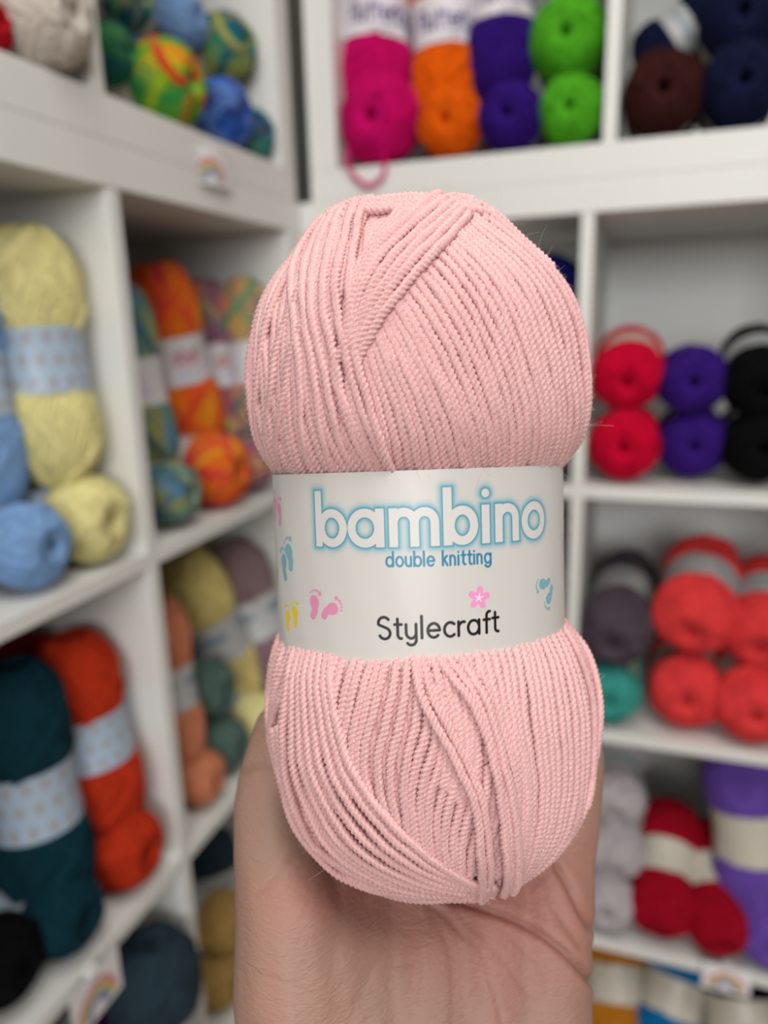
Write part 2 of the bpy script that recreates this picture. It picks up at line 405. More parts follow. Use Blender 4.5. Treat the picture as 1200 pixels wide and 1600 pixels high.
FIR = ('fire_stripes', ([(246, 132, 10), (238, 84, 24), (236, 170, 30), (240, 60, 40), (250, 140, 0), (220, 20, 60)], .1, 2.0))
TOL = ('teal_olive_stripes', ([(70, 130, 140), (110, 160, 140), (170, 160, 70), (100, 150, 190), (50, 90, 100), (190, 190, 110)], .3, 2.0))
PUS = ('violet_pink_stripes', ([(122, 92, 140), (206, 110, 120), (120, 96, 140), (210, 196, 110), (226, 160, 120)], .2, 2.0))
GPS = ('green_pink_stripes', ([(110, 170, 120), (220, 120, 110), (220, 190, 100), (130, 100, 150)], .5, 2.0))
RBW = ('rainbow_stripes', ([(110, 180, 40), (40, 160, 80), (230, 200, 20), (240, 130, 20), (220, 60, 30), (90, 190, 60), (170, 200, 30)], .35, 1.0))
TYS = ('teal_yellow_stripes', ([(20, 120, 130), (10, 80, 120), (190, 190, 90), (60, 150, 110)], .1, 2.0))
TMS = ('teal_magenta_stripes', ([(20, 130, 150), (90, 170, 130), (110, 30, 100), (20, 90, 140)], .6, 1.5))
BLS = ('blue_stripes', ([(20, 60, 170), (60, 120, 220), (20, 40, 120), (110, 150, 220)], .6, 2.0))
GTS = ('green_teal_stripes', ([(30, 110, 70), (20, 90, 100), (80, 150, 90)], .6, 1.5))

# --- upper back unit
g = 'chunky chenille yarn on the upper back shelf'
up('R', (587, 116), (596, -40), 57, MAG, 'flutter', 'magenta chenille yarn ball with white lettered band, upright on the lower magenta ball', g, .07, .08, spin=.1)
up('R', (697, 128), (690, -30), 53, ORA, 'flutter', 'orange chenille yarn ball with white lettered band, upright on the lower orange ball', g, .07, .08, spin=.1)
up('R', (785, 86), (786, -75), 54, IND, 'flutter', 'indigo chenille yarn ball with white band, above the lower indigo ball', g, .07, .08, spin=.1)
lie('R', 888, 62, 60, 0, GRN, 'flutter', 'lime green yarn ball, upper of the two green ones', g, off=.06)
lie('R', 595, 192, 63, 0, MAG, 'flutter', 'magenta yarn ball lying end-on with a loose loop over the shelf edge', g, floor=True)
lie('R', 704, 193, 50, 0, ORA, 'flutter', 'orange yarn ball lying end-on under the upright orange one', g, floor=True)
lie('R', 798, 174, 50, 0, IND, 'flutter', 'indigo yarn ball lying end-on beside the lower green ball', g, floor=True)
lie('R', 893, 163, 50, 0, GRN, 'flutter', 'lime green yarn ball lying end-on, its hole facing out', g, floor=True)
g = 'dark yarn in the upper right cube'
lie('R', 1037, 138, 61, 0, BRN, 'plain', 'dark brown yarn ball lying end-on at the top right', g, floor=True)
up('R', (1010, 88), (1098, 30), 48, NVY, 'silver', 'navy yarn ball with a white band lying behind the dark brown ball', g, .16, .16)
lie('R', 1160, 130, 62, 0, NVY, 'plain', 'navy yarn ball at the top right corner, lower of two', g, floor=True)
lie('R', 1158, 30, 60, 0, NVY, 'plain', 'navy yarn ball at the top right corner, upper of two', g, off=.07)
# --- back unit, first row
g = 'yarn in the right cube of the first row'
lie('R', 981, 586, 53, 1, CRM, 'plain', 'crimson yarn ball stacked on the other crimson ball', g, off=.06, tilt=.22)
lie('R', 976, 695, 53, 1, CRM, 'plain', 'crimson yarn ball resting on the shelf under the other crimson ball', g, floor=True)
lie('R', 1083, 594, 52, 1, PUR, 'plain', 'purple yarn ball stacked on the lower purple ball', g, off=.06)
lie('R', 1083, 693, 52, 1, PUR, 'plain', 'purple yarn ball with a round hole, resting on the shelf beside crimson', g, floor=True)
lie('R', 1190, 596, 56, 1, BLK, 'silver', 'black yarn ball with a pale band on top, upper of two at the right edge', g, off=.05, tilt=.3)
lie('R', 1188, 696, 57, 1, BLK, 'plain', 'black yarn ball on the shelf beside the purple balls, lower of two', g, floor=True)
g = 'dark yarn half hidden behind the pink ball'
lie('R', 862, 455, 54, 1, NVB, 'plain', 'navy blue yarn ball peeking out behind the pink ball, topmost', g, off=.08)
lie('R', 858, 580, 58, 1, NVB, 'plain', 'navy blue yarn ball hidden behind the pink ball, middle of the stack', g, off=.07)
lie('R', 852, 690, 56, 1, NVB, 'plain', 'navy blue yarn ball behind the pink ball, at the shelf', g, floor=True)
lie('R', 852, 860, 50, 2, NVY, 'plain', 'dark navy yarn ball behind the right end of the paper band', g, off=.06)
lie('R', 858, 965, 46, 2, MAU, 'plain', 'mauve yarn ball behind the right end of the paper band', g, off=.07)
lie('R', 858, 1062, 50, 2, NVY, 'plain', 'dark navy yarn ball hidden behind the pink ball in the second row', g, floor=True)
# --- second row
g = 'yarn in the right cube of the second row'
up('R', (962, 975), (968, 912), 54, GRP, 'silver', 'fluffy grey plum yarn ball with pale band, lying on the teal ball', g, .06, .2)
lie('R', 952, 1085, 46, 2, TEA, 'plain', 'teal yarn ball under the grey plum one', g, floor=True)
lie('R', 1085, 958, 62, 2, COR, 'silver', 'coral yarn ball, upper left of the four coral ones', g, off=.06, tilt=.32, yaw=-.15)
lie('R', 1072, 1078, 56, 2, COR, 'plain', 'coral yarn ball on the shelf beside the teal ball', g, floor=True)
lie('R', 1192, 985, 60, 2, COR, 'silver', 'coral yarn ball, upper right of the four coral ones', g, off=.07, tilt=.32, yaw=-.2)
lie('R', 1176, 1100, 58, 2, COR, 'plain', 'coral yarn ball on the shelf at the right edge', g, floor=True)
# --- third row
g = 'yarn in the right cube of the third row'
lie('R', 948, 1410, 44, 3, WHT, 'plain', 'pale grey yarn ball, lowest of the pale stack', g, floor=True)
lie('R', 958, 1325, 46, 3, WHT, 'silver', 'pale grey yarn ball, middle of the pale stack', g, off=.06, tilt=.45)
lie('R', 962, 1242, 44, 3, WHT, 'silver', 'pale grey yarn ball, top of the pale stack', g, off=.08, tilt=.4)
up('R', (1034, 1404), (1044, 1300), 50, RED, 'plain', 'cherry red yarn ball leaning back beside the pale stack', g, .042, .13)
up('R', (1119, 1430), (1098, 1330), 48, RED, 'plain', 'cherry red yarn ball leaning back beside the violet yarn', g, .038, .135)
up('R', (1180, 1372), (1164, 1215), 60, VIO, 'plain', 'large violet yarn ball standing upright with a beige band', g, .08, .11)
lie('R', 1200, 1478, 45, 3, VIO, 'plain', 'violet yarn ball lying under the large upright violet one', g, floor=True)
# --- fourth row
g = 'yarn at the bottom right'
up('R', (962, 1600), (958, 1475), 50, OCH, 'plain', 'ochre yarn ball with a grey band, under the lowest visible shelf', g, .07, .15)
up('R', (1038, 1612), (1062, 1492), 52, BLU, 'plain', 'turquoise blue yarn ball with a tilted grey band', g, .07, .14)
up('R', (1165, 1640), (1150, 1520), 60, BLK, 'plain', 'black yarn ball with a grey band below the rainbow card', g, .06, .12)
# --- upper left unit
g = 'yarn on the upper left shelf'
lie('L', 92, 42, 70, 0, CRE, 'plain', 'cream white chunky yarn ball at the top left', g, floor=True)
lie('L', -30, 8, 42, 0, RDD, 'plain', 'red yarn ball cut by the top left edge', g, floor=True)
lie('L', 172, 84, 44, 0, GTS, 'plain', 'green and teal yarn ball beside the divider', g, off=.06)
lie('L', 196, 0, 42, 0, TYS, 'plain', 'dark teal yarn ball on the green and teal one', g, off=.07)
lie('L', 258, 116, 62, 0, RBW, 'plain', 'rainbow striped green and yellow yarn ball', g, floor=True)
lie('L', 282, 30, 42, 0, SKY, 'plain', 'periwinkle blue yarn ball on the rainbow striped ball', g, off=.07)
lie('L', 345, 150, 50, 0, BLS, 'silver', 'blue striped yarn ball with a white band beside the rainbow striped one', g, floor=True)
lie('L', 354, 74, 48, 0, TYS, 'plain', 'teal and yellow striped yarn ball, stacked on the blue striped one', g, off=.06)
lie('L', 393, 190, 36, 0, TMS, 'plain', 'teal and magenta striped yarn ball next to the end panel', g, floor=True)
# --- left unit first row, near cube
g = 'yarn in the near cube of the left first row'
up('L', (82, 664), (50, 458), 70, PYE, 'blue', 'pale yellow yarn ball standing upright with a pale blue band', g, .075, .085, spin=2.2)
lie('L', 135, 815, 66, 1, PYE, 'blue', 'pale yellow yarn ball lying under the upright yellow one', g, floor=True)
lie('L', 42, 855, 66, 1, SKY, 'blue', 'sky blue yarn ball lying in front at the left edge', g, floor=True)
up('L', (-20, 705), (-52, 500), 56, SKY, 'blue', 'sky blue yarn ball standing upright, cut by the left edge', g, .075, .085)
# first row, far cube
g = 'striped yarn in the far cube of the left first row'
up('L', (292, 634), (254, 486), 54, FIR, 'batik', 'orange striped yarn ball standing upright with a white band', g, .085, .095, spin=2.4)
lie('L', 338, 749, 55, 1, FIR, 'batik', 'red and orange striped yarn ball lying below the upright orange one', g, floor=True)
up('L', (232, 672), (200, 520), 42, TOL, 'batik', 'teal and olive striped yarn ball standing beside the white divider', g, .07, .08)
lie('L', 268, 780, 48, 1, TOL, 'batik', 'teal and olive striped yarn ball lying with its dark hole facing out', g, floor=True)
up('L', (352, 640), (326, 505), 50, PUS, 'batik', 'violet and pink striped yarn ball standing behind the upright orange one', g, .09, .10, spin=2.4)
lie('L', 392, 742, 40, 1, PUS, 'batik', 'violet and pink striped yarn ball lying beside the red and orange one', g, floor=True)
up('L', (404, 632), (384, 500), 44, GPS, 'batik', 'green and pink striped yarn ball standing farthest back beside the end panel', g, .09, .10)
# second row, near cube
g = 'yarn in the near cube of the left second row'
up('L', (160, 1222), (122, 1068), 62, RUS, 'blue', 'rust red yarn ball standing upright with a pale blue band', g, .075, .085, spin=2.2)
lie('L', 195, 1330, 60, 2, RUS, 'blue', 'rust red yarn ball lying under the upright rust one', g, floor=True)
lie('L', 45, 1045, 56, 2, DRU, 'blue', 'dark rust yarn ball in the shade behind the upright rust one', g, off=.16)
up('L', (70, 1330), (30, 1135), 72, DTE, 'blue', 'dark teal yarn ball standing upright with a pale blue band', g, .06, .07, spin=2.0)
lie('L', 98, 1432, 62, 2, DTE, 'blue', 'dark teal yarn ball lying under the upright dark teal one', g, floor=True)
lie('L', 0, 1500, 66, 2, BLK, 'blue', 'black yarn ball lying at the bottom left', g, floor=True)
# second row, far cube
g = 'yarn in the far cube of the left second row'
up('L', (363, 1040), (306, 925), 50, PYB, 'silver', 'butter yellow yarn ball leaning with a pale band', g, .08, .10)
lie('L', 400, 1120, 40, 2, PYE, 'silver', 'pale yellow yarn ball lying beside the thumb', g, floor=True)
up('L', (425, 1020), (372, 905), 50, MAU, 'silver', 'mauve yarn ball leaning with a pale band next to the end panel', g, .09, .11)
lie('L', 326, 1075, 44, 2, SAG, 'silver', 'sage green yarn ball, upper of two', g, off=.055)
lie('L', 348, 1165, 42, 2, SAG, 'silver', 'sage green yarn ball, lower of two', g, floor=True)
up('L', (280, 1135), (258, 1000), 38, PEA, 'silver', 'peach yarn ball standing upright beside the white divider', g, .05, .06)
lie('L', 312, 1225, 42, 2, PEA, 'silver', 'peach yarn ball lying on the shelf below the upright peach one', g, floor=True)
# third row
g = 'yarn at the bottom left'
up('L', (254, 1665), (240, 1532), 70, SLA, 'silver', 'slate blue yarn ball standing upright with a hollow top', g, .02, .022)
lie('L', 165, 1640, 50, 3, MGP, 'silver', 'deep magenta yarn ball below the near rainbow card', g, off=.06)
up('L', (345, 1420), (330, 1335), 40, SLA, 'silver', 'slate blue yarn ball beside the wrist, topmost in its cube', g, .10, .12)
lie('L', 345, 1440, 46, 3, TAN, 'silver', 'tan yarn ball left of the hand, upper of two', g, off=.06)
lie('L', 340, 1525, 44, 3, TAN, 'silver', 'tan yarn ball left of the hand, lower of two', g, off=.06)
lie('L', 352, 1605, 42, 3, PNK, 'silver', 'dusty pink yarn ball at the bottom, left of the hand', g, off=.06)

# loose loop of the lower magenta ball
def tube(C, r, q=8, up_=Vector((0, 0, 1))):
    C = np.asarray(C, float); Tn = np.gradient(C, axis=0); Tn /= np.linalg.norm(Tn, axis=1)[:, None]
    A = np.zeros_like(Tn); v = np.array(up_) ; v = v-Tn[0]*(v@Tn[0])
    if np.linalg.norm(v) < .1: v = np.cross(Tn[0], [1, 0, 0.3])
    for i in range(len(C)):
        v = v-Tn[i]*(v@Tn[i]); v /= np.linalg.norm(v); A[i] = v
    B = np.cross(Tn, A); a = np.linspace(0, 2*np.pi, q, endpoint=False)
    r = np.broadcast_to(r, (len(C),))
    P = (C[:, None]+r[:, None, None]*(np.cos(a)[None, :, None]*A[:, None]+np.sin(a)[None, :, None]*B[:, None])).reshape(-1, 3)
    return P, grid_faces(q, len(C), True)
def spline(pts, n):
    P = np.asarray(pts, float); K = len(P); P = np.vstack([2*P[0]-P[1], P, 2*P[-1]-P[-2]])
    out = []
    for t_ in np.linspace(0, K-1-1e-9, n):
        i = int(t_); f = t_-i; a, b_, c, d = P[i:i+4]
        out.append(.5*((2*b_)+(-a+c)*f+(2*a-5*b_+4*c-d)*f*f+(-a+3*b_-3*c+d)*f**3))
    return np.array(out)
lp = [at(552, 225, 'R', .02), at(543, 243, 'R', -.003), at(548, 268, 'R', -.006), at(574, 290, 'R', -.006), at(598, 275, 'R', -.006), at(601, 248, 'R', -.003), at(592, 228, 'R', .02)]
P, Fq = tube(spline(lp, 48), .0028)
rt = [o for o in COL.objects if o.get('label', '').startswith('magenta yarn ball lying')][0]
o = obj('loose_loop', mesh_np('loose_loop', P, Fq), ymat(*MAG), None); o.parent = rt
bpy.context.view_layer.update(); o.matrix_parent_inverse = rt.matrix_world.inverted()

# ------------------------------------------------------------------ rainbow shelf cards
def rainbow_card(O, ux, uz, nrm, wd, ht, label, cx=.5, curl=.0, notch=True):
    """small printed card on a shelf edge"""
    nu, nv = 90, 80; U, Vv = np.meshgrid(np.linspace(0, 1, nu), np.linspace(0, 1, nv))
    q = np.stack([U.ravel()*wd/ht, Vv.ravel()], -1); asp = wd/ht
    pr = Print(q, srgb(236, 235, 238)); c0 = asp*cx
    for rr, c in ((.62, (214, 120, 150)), (.53, (222, 178, 110)), (.44, (190, 190, 110)), (.35, (130, 160, 190)), (.26, (140, 130, 175))):
        pr.stroke([arc(c0, .08, rr*asp*.62, rr, 8, 172, 24)], .045, srgb(*c), .03)
    O = np.array(O); ux = np.array(ux); uz = np.array(uz); nn = np.array(nrm)
    bend = curl*np.sin(U.ravel()*np.pi)[:, None]
    P = O+q[:, :1]/asp*wd*ux+q[:, 1:]*ht*uz+nn*(.001+bend)
    root = empty('rainbow_card'); tag(root, label, 'card')
    root.location = Vector(P.mean(0)); P = P-P.mean(0)
    P2 = np.vstack([P, P-nn*.0006]); n = len(P); F1 = grid_faces(nu, nv); F2 = F1[:, ::-1]+n
    edge = list(range(nu))+[j*nu+nu-1 for j in range(1, nv)]+[(nv-1)*nu+i for i in range(nu-2, -1, -1)]+[j*nu for j in range(nv-2, 0, -1)]
    E_ = np.array([[a, c, c+n, a+n] for a, c in zip(edge, edge[1:]+edge[:1])])
    obj('printed_card', mesh_np('printed_card', P2, np.vstack([F1, F2, E_]), smooth=False, col=np.vstack([pr.c, pr.c*0+.8])), M_PRINT, root)
    cl = obj('card_holder', box_me('card_holder', -.006, .006, -.006, .006, -.003, .003, .001), M_LAM, root)
    c = O+ux*wd*.5+uz*ht*.97-nn*.002; cl.location = Vector(c)-root.location
    return root
Pa = at(312, 285, 'L', -.003); Pb = at(362, 297, 'L', -.003); Pc = at(314, 228, 'L', -.003)
rainbow_card(Pa, (0, 1, 0), (0, 0, 1), (1, 0, 0), abs(Pb.y-Pa.y), Pc.z-Pa.z, 'small white card with a rainbow on the upper left ledge', cx=.3, curl=.004)
Pa = at(1095, 1540, 'R', -.004); Pb = at(1172, 1548, 'R', -.004); Pc = at(1095, 1500, 'R', -.004)
rainbow_card(Pa, (1, 0, 0), (0, 0, 1), (0, -1, 0), Pb.x-Pa.x, (Pc.z-Pa.z), 'small white card with a rainbow on the shelf edge at the right')
Pa = at(118, 1640, 'L', -.004); Pb = at(190, 1540, 'L', -.004); Pc = at(190, 1462, 'L', -.004)
rainbow_card((Pa.x, Pa.y, Pb.z), (0, 1, 0), (0, 0, 1), (1, 0, 0), abs(Pb.y-Pa.y), Pc.z-Pb.z, 'small pinkish card with a rainbow hanging from the left shelf beside the slate blue yarn')

# ================================================================== THE PINK BALL
D0 = .20; SPX = D0/F_PX                       # metres per picture pixel at the ball's axis
BC = CAM + ray(656, 865)*D0                   # middle of the paper band, on the axis
ro = math.radians(2.0); ti = math.radians(3.3)
BU = (RT*math.cos(ro)+UP*math.sin(ro)).normalized()
bv = (UP*math.cos(ro)-RT*math.sin(ro)).normalized()
BV = (bv*math.cos(ti)-FW*math.sin(ti)).normalized()
BW = BU.cross(BV).normalized()                # towards the viewer
MB = Matrix((BU, BV, BW)).transposed().to_4x4() @ Matrix.Scale(SPX, 4); MB.translation = BC
MBI = MB.inverted()
CL = MBI @ CAM                                # the eye in ball units
def ray_local(px, py): return (MBI @ (CAM+ray(px, py)*D0) - CL)
FLAT = .90
rows = [(309, 528, 738), (316, 503, 762), (332, 480, 790), (360, 458, 812), (400, 437, 842), (440, 414, 874), (480, 399, 895), (520, 389, 908), (560, 384, 915),
        (600, 384, 920), (640, 388, 920), (672, 396, 915), (696, 408, 905), (714, 424, 890), (730, 440, 876), (745, 450, 866), (850, 452, 862), (950, 456, 860), (975, 446, 878),
        (995, 428, 900), (1020, 418, 914), (1060, 412, 928), (1110, 410, 937), (1160, 415, 939), (1210, 428, 938), (1260, 444, 930), (1300, 464, 914),
        (1335, 492, 892), (1362, 528, 862), (1380, 580, 825), (1390, 650, 780)]
prf = []
INS = 7.5                                     # the windings add this much
for (y, l, r) in rows:
    mg = float(np.interp(y, [309, 400, 480, 1250, 1330, 1390], [1.10, 1.07, 1.045, 1.045, 1.06, 1.065]))
    a = np.array([[l-656, 865-y], [r-656, 865-y]])/mg
    c, s_ = math.cos(ro), math.sin(ro)
    u = a[:, 0]*c-a[:, 1]*-s_*1.0; v = -a[:, 0]*s_+a[:, 1]*c
    u = a[:, 0]*c+a[:, 1]*s_
    prf.append((v.mean(), (u[0]+u[1])/2, max((u[1]-u[0])/2-INS, 5)))
prf = np.array(prf)
prf[0, 0] -= INS*.6; prf[-1, 0] += INS*.6
tq = np.linspace(0, len(prf)-1, 130)
pr_s = spline(prf, 130)
def body_pts(phi, i): return np.stack([pr_s[i, 1]+pr_s[i, 2]*np.cos(phi), np.full_like(phi, pr_s[i, 0]), FLAT*pr_s[i, 2]*np.sin(phi)], -1)
nph = 120; phs = np.linspace(0, 2*np.pi, nph, endpoint=False)
Vb = np.vstack([body_pts(phs, i) for i in range(len(pr_s))])
capT = np.array([[pr_s[0, 1], pr_s[0, 0], 0]]); capB = np.array([[pr_s[-1, 1], pr_s[-1, 0], 0]])
Fb = grid_faces(nph, len(pr_s), True)
tr = []
n0 = len(Vb)
for i in range(nph):
    tr.append((n0, (i+1) % nph, i)); tr.append((n0+1, (len(pr_s)-1)*nph+i, (len(pr_s)-1)*nph+(i+1) % nph))
Vb = np.vstack([Vb, capT, capB])
polys = [tuple(f) for f in Fb.tolist()]+tr
BVH = BVHTree.FromPolygons([tuple(v) for v in Vb.tolist()], polys)
cen = Vector((0, 0, 0))
def snap(p, h):
    loc, nrm, _, _ = BVH.find_nearest(Vector(p))
    out = loc - Vector((0, loc.y*.75, 0))
    if nrm.dot(out) < 0: nrm = -nrm
    if abs(loc.y) < 138: h = min(h, 7.)           # tucked flat under the paper band
    return loc+nrm*h, nrm
def hit(px, py):
    d = ray_local(px, py).normalized()
    loc, nrm, i, t_ = BVH.ray_cast(CL, d)
    if loc is not None: return loc
    best = None
    for tt in np.linspace(.6, 1.25, 90):
        p = CL+ray_local(px, py)*tt; l, n_, _, dd = BVH.find_nearest(p)
        if best is None or dd < best[0]: best = (dd, l)
    return best[1]
STR_V, STR_F, STR_UV, STR_C = [], [], [], []
state = {'off': 0, 'n': 0}; SURF = []
def strand(P3, h=5.0, r=5.6, dense=2.1, plies=3, hvar=1.1, store=None):
    """a plied strand laid on the body along 3-D waypoints (ball units)"""
    P3 = [np.array(p) for p in P3]
    ln = sum(np.linalg.norm(a-b_) for a, b_ in zip(P3, P3[1:]))
    m1 = max(6, int(ln/14)); C = spline(P3, m1); Q = []; Nn = []
    ph_ = nrs.rand()*6
    for i, p in enumerate(C):
        hh = h(i/(m1-1)) if callable(h) else h
        q, n_ = snap(p, hh+hvar*math.sin(ph_+i*.9)); Q.append(q[:]); Nn.append(n_[:])
    Q = np.array(Q); Nn = np.array(Nn)
    for _ in range(2): Q[1:-1] = .25*Q[:-2]+.5*Q[1:-1]+.25*Q[2:]; Nn[1:-1] = .25*Nn[:-2]+.5*Nn[1:-1]+.25*Nn[2:]
    m = max(12, int(ln/dense)); C = spline(Q, m); Nn = spline(Nn, m)
    Tn = np.gradient(C, axis=0); sl = np.linalg.norm(Tn, axis=1); s = np.concatenate([[0], np.cumsum(sl[1:])]); Tn /= sl[:, None]
    Nn -= Tn*(Nn*Tn).sum(1)[:, None]; Nn /= np.linalg.norm(Nn, axis=1)[:, None]; B = np.cross(Tn, Nn)
    q = 12; a = np.linspace(0, 2*np.pi, q, endpoint=False)
    tw = 2*np.pi/(plies*7.5)
    pa = plies*(a[None, :]) - plies*tw*s[:, None] + ph_
    R = r*(1+.36*(np.abs(np.cos(pa/2))*2-1.27))*(1+.05*np.sin(s*.05+ph_))[:, None]
    R[0] *= .05; R[1] *= .6; R[-1] *= .05; R[-2] *= .6
    jx = .5*np.sin(s*.11+ph_)+.35*np.sin(s*.27+2*ph_)
    P = (C+B*jx[:, None])[:, None]+R[..., None]*(np.cos(a)[None, :, None]*Nn[:, None]*.95+np.sin(a)[None, :, None]*B[:, None])
    SURF.append((C, Nn, Tn))
    st = store if store is not None else (STR_V, STR_F, STR_UV, state)
    st[0].append(P.reshape(-1, 3)); st[1].append(grid_faces(q, m, True, st[3]['off'])); st[3]['off'] += m*q
    st[2].append(np.stack([np.tile(a/(2*np.pi), m), np.repeat(s/100., q)], -1)+[0, ph_*7])
def family(A, B, n, h=5.0, r=6.0, jit=.35, e=1.0, hvar=.8, f0=0., f1=1.):
    for k in range(n):
        f = f0+(f1-f0)*(k/(n-1) if n > 1 else .5); f = f**e
        w_ = []
        j = nrs.randn()*jit*3
        for (ax, ay), (bx, by) in zip(A, B):
            w_.append(hit(ax+(bx-ax)*f+j, ay+(by-ay)*f)[:])
        strand(w_, h+nrs.randn()*.5, r*(1+nrs.randn()*.03), hvar=hvar)
def px_strand(pts, h=9., r=5.6, **k): strand([hit(*p)[:] for p in pts], h, r, **k)

# hidden under-windings all round, and the windings of the back
def meridian(phi0, i0, i1, slant, h, n=9):
    idx = np.linspace(i0, i1, n).astype(int)
    return [body_pts(np.array([phi0+slant*(k/(n-1)-.5)]), i)[0] for k, i in enumerate(idx)]
iw0 = int(np.argmin(abs(pr_s[:, 0]-122))); iw1 = int(np.argmin(abs(pr_s[:, 0]+108)))
for k in range(62):
    ph0 = math.pi+.10+(math.pi-.2)*k/61
    strand(meridian(ph0, 3, iw0, .25, 0), 4.5, 6.0, dense=4.5); strand(meridian(ph0, iw1, 126, -.25, 0), 4.5, 6.0, dense=4.5)
# under layer on the front
family([(470, 335), (395, 470), (392, 640), (440, 735)], [(760, 335), (880, 470), (912, 640), (872, 728)], 40, -2.5, 5.8)
family([(440, 1000), (415, 1120), (450, 1270), (600, 1385)], [(880, 985), (932, 1110), (920, 1270), (760, 1388)], 42, -2.5, 5.8)

# --- upper bulb, right-hand fan (from the diagonal down to the band)
A = [(556, 520), (572, 600), (590, 670), (602, 735), (602, 762)]; Bq = [(600, 445), (655, 545), (700, 640), (724, 732), (724, 762)]
family(A, Bq, 10, 5.5)
A = [(602, 438), (665, 540), (712, 640), (737, 732), (737, 762)]; Bq = [(668, 372), (765, 480), (812, 610), (812, 730), (812, 762)]
family(A, Bq, 9, 5.5)
A = [(676, 366), (775, 475), (822, 610), (822, 730), (822, 762)]; Bq = [(742, 322), (905, 478), (926, 610), (888, 724), (888, 762)]
family(A, Bq, 12, 6.0, r=5.9, e=.92)
# right shoulder, strands wrapping away
family([(752, 318), (850, 392), (914, 520), (918, 640)], [(700, 312), (800, 350), (886, 455), (912, 560)], 5, 7.0, r=5.4)
# diagonal bundle, top right down to the middle
family([(688, 318), (640, 352), (590, 400), (556, 470), (548, 540)], [(728, 345), (690, 392), (640, 445), (590, 510), (560, 572)], 6, 12.5)
family([(640, 322), (600, 370), (560, 430), (545, 500)], [(680, 322), (632, 362), (585, 420), (552, 490)], 4, 9.)
# left part: long strands from the crown to the band
family([(512, 318), (430, 420), (388, 560), (402, 680), (432, 736), (432, 762)], [(536, 316), (476, 420), (450, 560), (455, 680), (470, 736), (470, 762)], 8, 5.5)
family([(536, 316), (480, 420), (458, 560), (462, 680), (480, 736), (480, 762)], [(575, 330), (540, 430), (520, 550), (545, 660), (592, 734), (592, 762)], 9, 6.5)
family([(505, 330), (478, 400), (470, 500), (480, 600), (500, 735), (500, 762)], [(530, 320), (505, 400), (498, 500), (520, 600), (560, 735), (560, 762)], 3, 11.)
family([(535, 316), (522, 400), (512, 480), (530, 560), (545, 640), (588, 734), (588, 762)], [(560, 320), (540, 400), (530, 470), (545, 545), (562, 620), (616, 733), (616, 762)], 2, 12.)
px_strand([(578, 322), (562, 380), (552, 460), (556, 530), (572, 600), (596, 680), (616, 734), (616, 762)], 14.)
px_strand([(545, 542), (528, 570), (532, 605), (552, 640), (575, 700), (585, 735), (585, 762)], 12.)
px_strand([(560, 560), (548, 600), (562, 650), (600, 735), (600, 762)], 11.)
family([(500, 470), (462, 560), (450, 640), (452, 735), (452, 762)], [(470, 420), (425, 520), (412, 620), (430, 728), (430, 762)], 3, 9.5)
px_strand([(452, 380), (415, 440), (396, 520), (388, 600), (396, 690), (430, 736), (430, 762)], 8.)
px_strand([(498, 345), (440, 400), (404, 470), (388, 560), (392, 640), (410, 705)], 8.)
# crown: strands passing over the top
family([(470, 362), (520, 330), (600, 318), (700, 318), (770, 345)], [(500, 372), (545, 345), (610, 335), (690, 330), (740, 340)], 4, 8.)
px_strand([(512, 340), (520, 318), (545, 308), (575, 316)], 13.)
px_strand([(520, 352), (532, 325), (556, 312), (590, 322)], 13.)
px_strand([(684, 340), (694, 316), (716, 308), (738, 322)], 13.)
px_strand([(700, 345), (712, 322), (732, 318), (748, 335)], 12.)
px_strand([(575, 318), (640, 330), (700, 322), (760, 335), (820, 372), (868, 420)], 10.)

# cap strands running over the crown and under the foot, front to back
vt, vb_ = pr_s[0, 0], pr_s[-1, 0]
for k in range(30):
    u = -135+9.4*k; sk = 18*math.sin(k)
    strand([(pr_s[0, 1]+u*1.1+sk*.3, vt-26, 120), (pr_s[0, 1]+u+sk*.3, vt, 60), (pr_s[0, 1]+u*.96, vt+4, 0), (pr_s[0, 1]+u, vt, -60), (pr_s[0, 1]+u*1.1, vt-26, -120)], 3.5, 5.8)
    strand([(pr_s[-1, 1]+u*1.1, vb_+26, 120), (pr_s[-1, 1]+u, vb_, 60), (pr_s[-1, 1]+u*.9, vb_-4, 0), (pr_s[-1, 1]+u, vb_, -60), (pr_s[-1, 1]+u*1.1, vb_+26, -120)], 3.5, 5.8)
# --- lower bulb
family([(740, 970), (740, 1012), (768, 1110), (800, 1210), (800, 1330), (790, 1388)], [(800, 970), (800, 1005), (815, 1120), (830, 1230), (822, 1320), (800, 1386)], 6, 5.5)
family([(808, 970), (808, 1004), (830, 1120), (842, 1230), (832, 1320), (802, 1386)], [(892, 970), (892, 985), (940, 1110), (932, 1240), (880, 1335), (808, 1386)], 12, 6.0, r=5.9)
# middle fan, leaning down to the left
family([(520, 970), (520, 1018), (505, 1080), (500, 1150), (545, 1220)], [(600, 970), (600, 1020), (572, 1110), (560, 1200), (600, 1290)], 7, 5.5)
family([(612, 970), (612, 1020), (588, 1110), (572, 1200), (610, 1300)], [(655, 970), (655, 1030), (650, 1120), (630, 1220), (645, 1330)], 4, 5.5)
family([(668, 1050), (668, 1130), (642, 1230), (655, 1330)], [(760, 1190), (752, 1260), (735, 1320), (730, 1370)], 8, 5.5)
family([(660, 970), (660, 1020), (680, 1090), (700, 1160), (690, 1230)], [(745, 970), (745, 1015), (745, 1090), (745, 1170), (720, 1260)], 7, 5.)
